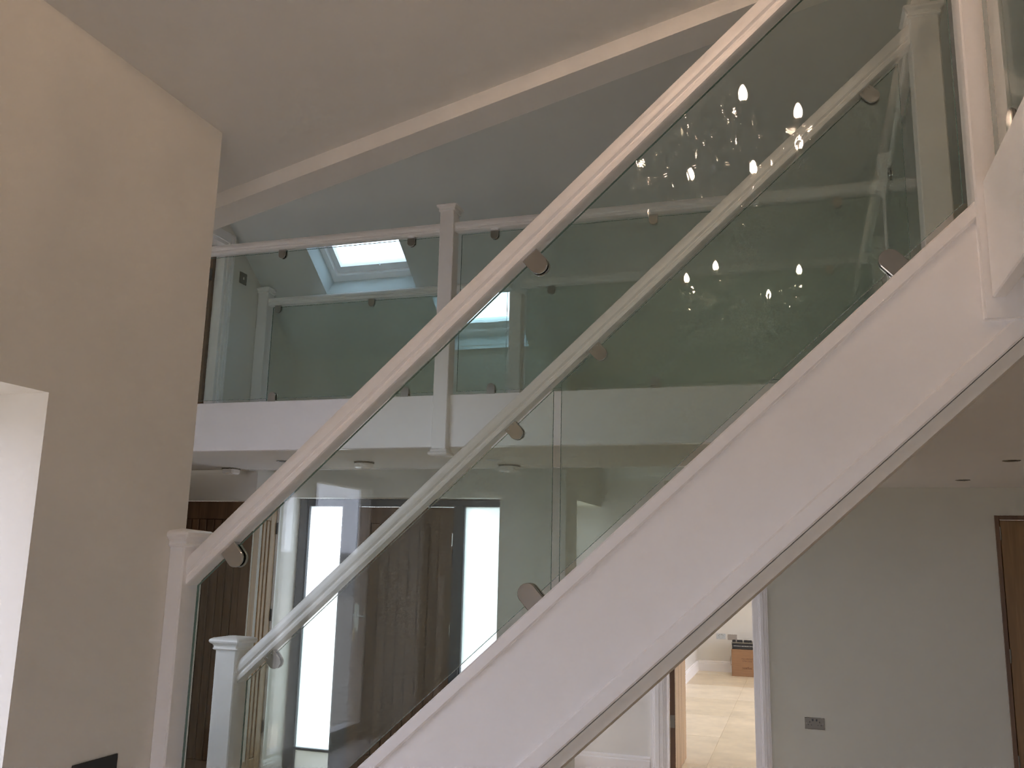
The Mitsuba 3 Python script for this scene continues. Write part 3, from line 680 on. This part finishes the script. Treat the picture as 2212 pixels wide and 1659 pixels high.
for k in range(NA):
    a = 2 * math.pi * k / NA + math.radians(68)
    ca, sa = math.cos(a), math.sin(a)
    arm = put('arm', tube([(CX + r * ca, CY + r * sa, CZ + z) for r, z in arm_pts], .0065, 8), 'crystal', ch, smooth=40)
    ex, ey, ez = CX + .325 * ca, CY + .325 * sa, CZ + arm_pts[-1][1]
    put('drip_pan', lathe([(0, 0), (.014, 0), (.045, .014), (.048, .018), (.012, .010), (0, .010)], 20, (ex, ey, ez)), 'crystal', arm, smooth=30)
    put('candle_sleeve', lathe([(0, .008), (.011, .008), (.011, .062), (0, .062)], 16, (ex, ey, ez)), 'white_plastic', arm, smooth=40)
    s = ply(lathe([(0, .062), (.009, .065), (.0145, .076), (.0155, .085), (.011, .099), (.005, .110), (0, .116)], 16, (ex, ey, ez)), 'white_plastic', smooth=40)
    s['emitter'] = {'type': 'area', 'radiance': rgb(*BULB)}
    key = numbered(arm + '__bulb'); scene[key] = s; labels[key] = {'label': 'lit candle bulb'}
    for j in range(9):                       # drops around the pan
        q = 2 * math.pi * j / 9 + a
        put('crystal_drop', None, None, ch, shape=DROP, tf=T().translate([ex + .042 * math.cos(q), ey + .042 * math.sin(q), ez + .004]).rotate([0, 0, 1], random.uniform(0, 180)))
    for i in range(1, 15):                   # swag of beads from the crown to the pan
        t = i / 15
        beads.append((CX + (.055 + .265 * t) * ca, CY + (.055 + .265 * t) * sa, CZ + .34 * (1 - t) + arm_pts[-1][1] * t - .11 * math.sin(math.pi * t)))
    a2 = a + math.pi / NA
    for i in range(1, 9):                    # swags between the pans
        t = i / 9
        b0 = np.array([ex, ey, ez + .01]); b1 = np.array([CX + .325 * math.cos(a + 2 * math.pi / NA), CY + .325 * math.sin(a + 2 * math.pi / NA), ez + .01])
        p = b0 + (b1 - b0) * t; beads.append((p[0], p[1], p[2] - .07 * math.sin(math.pi * t)))
    for j, (r, z) in enumerate(((.20, -.13), (.13, -.19), (.06, -.26), (.27, -.10), (.05, .33), (.20, .02), (.30, -.03))):
        q = a + (j % 2) * math.pi / NA
        for u in range(3):
            put('crystal_drop', None, None, ch, shape=DROP, tf=T().translate([CX + r * math.cos(q + u * .26), CY + r * math.sin(q + u * .26), CZ + z + .02 * (u % 2)]).rotate([0, 0, 1], random.uniform(0, 180)).rotate([1, 0, 0], random.uniform(-14, 14)))
put('bead_swag', cat([bead_m.copy().apply_translation(p) for p in beads]), 'cut_crystal', ch, kind='stuff')
put('hoop', cat([tube([(CX + r * math.cos(t), CY + r * math.sin(t), CZ + z) for t in np.linspace(0, 2 * math.pi, 49)], .003, 6) for r, z in ((.20, -.125), (.13, -.185), (.06, -.255), (.27, -.095), (.052, .335))]), 'chrome', ch, smooth=40)

# ---------------------------------------------------------------- fittings
def plate_mesh(w_, h_, t=.006, c=.002): return bx(-w_ / 2, w_ / 2, -t, 0, -h_ / 2, h_ / 2, c)   # faces -y
def socket(name, x, y, z, label, plate, dark):
    k = thing(name, label, 'socket')
    tf = T().translate([x, y, z])
    put('plate', plate_mesh(.147, .087), plate, k, tf=tf)
    for sx in (-.036, .036):
        put('pin_hole', cat([bx(sx - .003, sx + .003, -.0066, -.006, .006, .016), bx(sx - .015, sx - .008, -.0066, -.006, -.014, -.009), bx(sx + .008, sx + .015, -.0066, -.006, -.014, -.009)]), 'black_plastic', k, tf=tf)
        put('rocker', bx(sx * .4 - .006, sx * .4 + .006, -.009, -.006, .018, .034, .001), dark, k, tf=tf)
    for sx in (-.06, .06):
        m = trimesh.creation.cylinder(.003, .001); m.apply_transform(trimesh.transformations.rotation_matrix(math.pi / 2, [1, 0, 0])); m.apply_translation([sx, -.0065, 0])
        put('screw', m, 'chrome', k, tf=tf)
socket('double_socket', .057, YB, .519, 'brushed steel double socket low on the back wall right of the kitchen doorway', 'steel', 'dark_metal')
socket('double_socket', -1.28, KY1, .552, 'pale double socket on the kitchen end wall left of the cardboard box', 'pale_metal', 'steel')
k = thing('blank_plate', 'plain grey blank plate on the kitchen wall just above the cardboard box', 'wall plate')
put('plate', plate_mesh(.147, .087), 'taupe_metal', k, tf=T().translate([-1.10, KY1, .545]))
for sx in (-.06, .06): put('screw', bx(sx - .003, sx + .003, -.007, -.006, -.003, .003), 'chrome', k, tf=T().translate([-1.10, KY1, .545]))
k = thing('light_switch', 'brushed steel light switch on the upper wall beside the gallery doorway', 'light switch')
tf = T().translate([-4.0, 5.575, 3.79]).rotate([0, 0, 1], 90)
put('plate', plate_mesh(.09, .09), 'steel', k, tf=tf)
put('rocker', bx(-.006, .006, -.010, -.006, -.011, .011, .001), 'white_plastic', k, tf=tf)
k = thing('wall_plate', 'dark metal switch plate at the bottom of the near left wall', 'switch')
tf = T().translate([XW, 1.855, 1.195]).rotate([0, 0, 1], 90)
put('plate', plate_mesh(.147, .09), 'dark_metal', k, tf=tf)
for sx in (-.035, .035): put('rocker', bx(sx - .007, sx + .007, -.010, -.006, -.012, .012, .001), 'black_plastic', k, tf=tf)

def downlight(x, y, label):
    k = thing('downlight', label, 'downlight', 'recessed ceiling downlights')
    put('bezel', lathe([(.034, -.001), (.040, -.004), (.047, -.003), (.049, 0), (.034, 0), (.034, -.001)], 28, (x, y, CEIL)), 'steel', k, smooth=40)
    put('lens', lathe([(0, -.0005), (.033, -.0005), (.033, -.0001), (0, -.0001)], 24, (x, y, CEIL)), 'black_plastic', k)
downlight(1.178, 5.731, 'unlit downlight nearest the right edge, in the ceiling under the landing')
downlight(1.121, 7.003, 'unlit downlight above the gap between the socket and the oak door')
downlight(.50, 7.45, 'unlit downlight just below the stair string, by the back wall')
downlight(-3.361, 5.31, 'unlit downlight beneath the gallery left of the handrail')
downlight(-1.86, 5.375, 'unlit downlight beneath the gallery close to the newel drop')
def alarm(x, y, r, h, label, sq=False):
    k = thing('smoke_alarm', label, 'smoke alarm', 'white alarms under the gallery')
    if sq: m = loft([(r * .85, CEIL - h), (r, CEIL - h + .008), (r, CEIL)], x, y, .012)
    else: m = lathe([(0, -h), (r * .6, -h), (r * .95, -h + .008), (r, -h + .02), (r, -.012), (r * .9, -.010), (r * .9, 0), (0, 0)], 28, (x, y, CEIL))
    put('body', m, 'white_plastic', k, smooth=35)
    put('base', lathe([(0, -.010), (r * 1.04, -.010), (r * 1.04, 0), (0, 0)], 28, (x, y, CEIL)) if not sq else loft([(r * 1.06, CEIL - .010), (r * 1.06, CEIL)], x, y, .01), 'steel', k, smooth=35)
alarm(-2.80, 5.42, .066, .046, 'round white smoke alarm under the gallery between the two handrails')
alarm(-4.08, 5.74, .05, .045, 'small white sensor under the gallery at far left, near the dark boarded door', sq=True)
alarm(-1.86, 5.72, .06, .045, 'square white alarm under the gallery right of the newel drop', sq=True)

# cardboard box with a black tray on it, against the kitchen end wall
k = thing('cardboard_box', 'brown cardboard box with faint print standing against the kitchen end wall', 'box')
BX0, BX1, BY0, BY1, BH = -1.085, -.70, 14.78, 15.13, .40
put('body', bx(BX0, BX1, BY0, BY1, .001, BH, .004), 'cardboard', k)
put('flap', bx(BX0 + .004, BX1 - .004, BY0 + .004, BY1 - .004, BH, BH + .004), 'cardboard', k)
put('handle_loop', tube([(BX0 - .002 - .02 * math.sin(t), BY0 + .06, .22 + .07 * math.cos(t)) for t in np.linspace(0, math.pi, 13)], .003, 6), 'cardboard', k)
rng = random.Random(4)
def smudges(x, z, n, h):
    ms = []
    for i in range(n):                       # worn print, too faint to read: short strokes
        w_ = rng.uniform(.006, .012); hh = h * rng.choice((.65, .65, 1.0, .8))
        ms.append(bx(x, x + w_ * .45, BY0 - .0008, BY0, z, z + hh)); ms.append(bx(x, x + w_, BY0 - .0008, BY0, z + (0 if i % 2 else h * .45), z + (0 if i % 2 else h * .45) + h * .22))
        x += w_ + .005
    return cat(ms)
put('print', cat([smudges(BX0 + .145, .255, 15, .022), smudges(BX0 + .165, .222, 11, .018), smudges(BX0 + .165, .11, 10, .038)]), 'card_print', k)
k = thing('black_tray', 'black plastic tray with cut-outs lying on top of the cardboard box', 'tray')
z = BH + .004
put('base', bx(BX0 + .01, BX1 + .02, BY0 + .01, BY1 - .02, z, z + .045, .004), 'black_plastic', k)
put('lid', bx(BX0 + .008, BX1 + .02, BY0 + .012, BY1 - .02, z + .052, z + .085, .004), 'black_plastic', k)
put('liner', bx(BX0 + .03, BX1, BY0 + .02, BY1 - .03, z + .045, z + .052), 'white_plastic', k)
put('rim', bx(BX0 + .006, BX1 + .02, BY0 + .02, BY1 - .02, z + .085, z + .105, .003), 'steel', k)
x = BX0 + .016
for w_ in (.05, .085, .12):
    put('clip', bx(x, x + w_, BY0 + .025, BY0 + .05, z + .105, z + .14, .003), 'black_plastic', k); x += w_ + .02
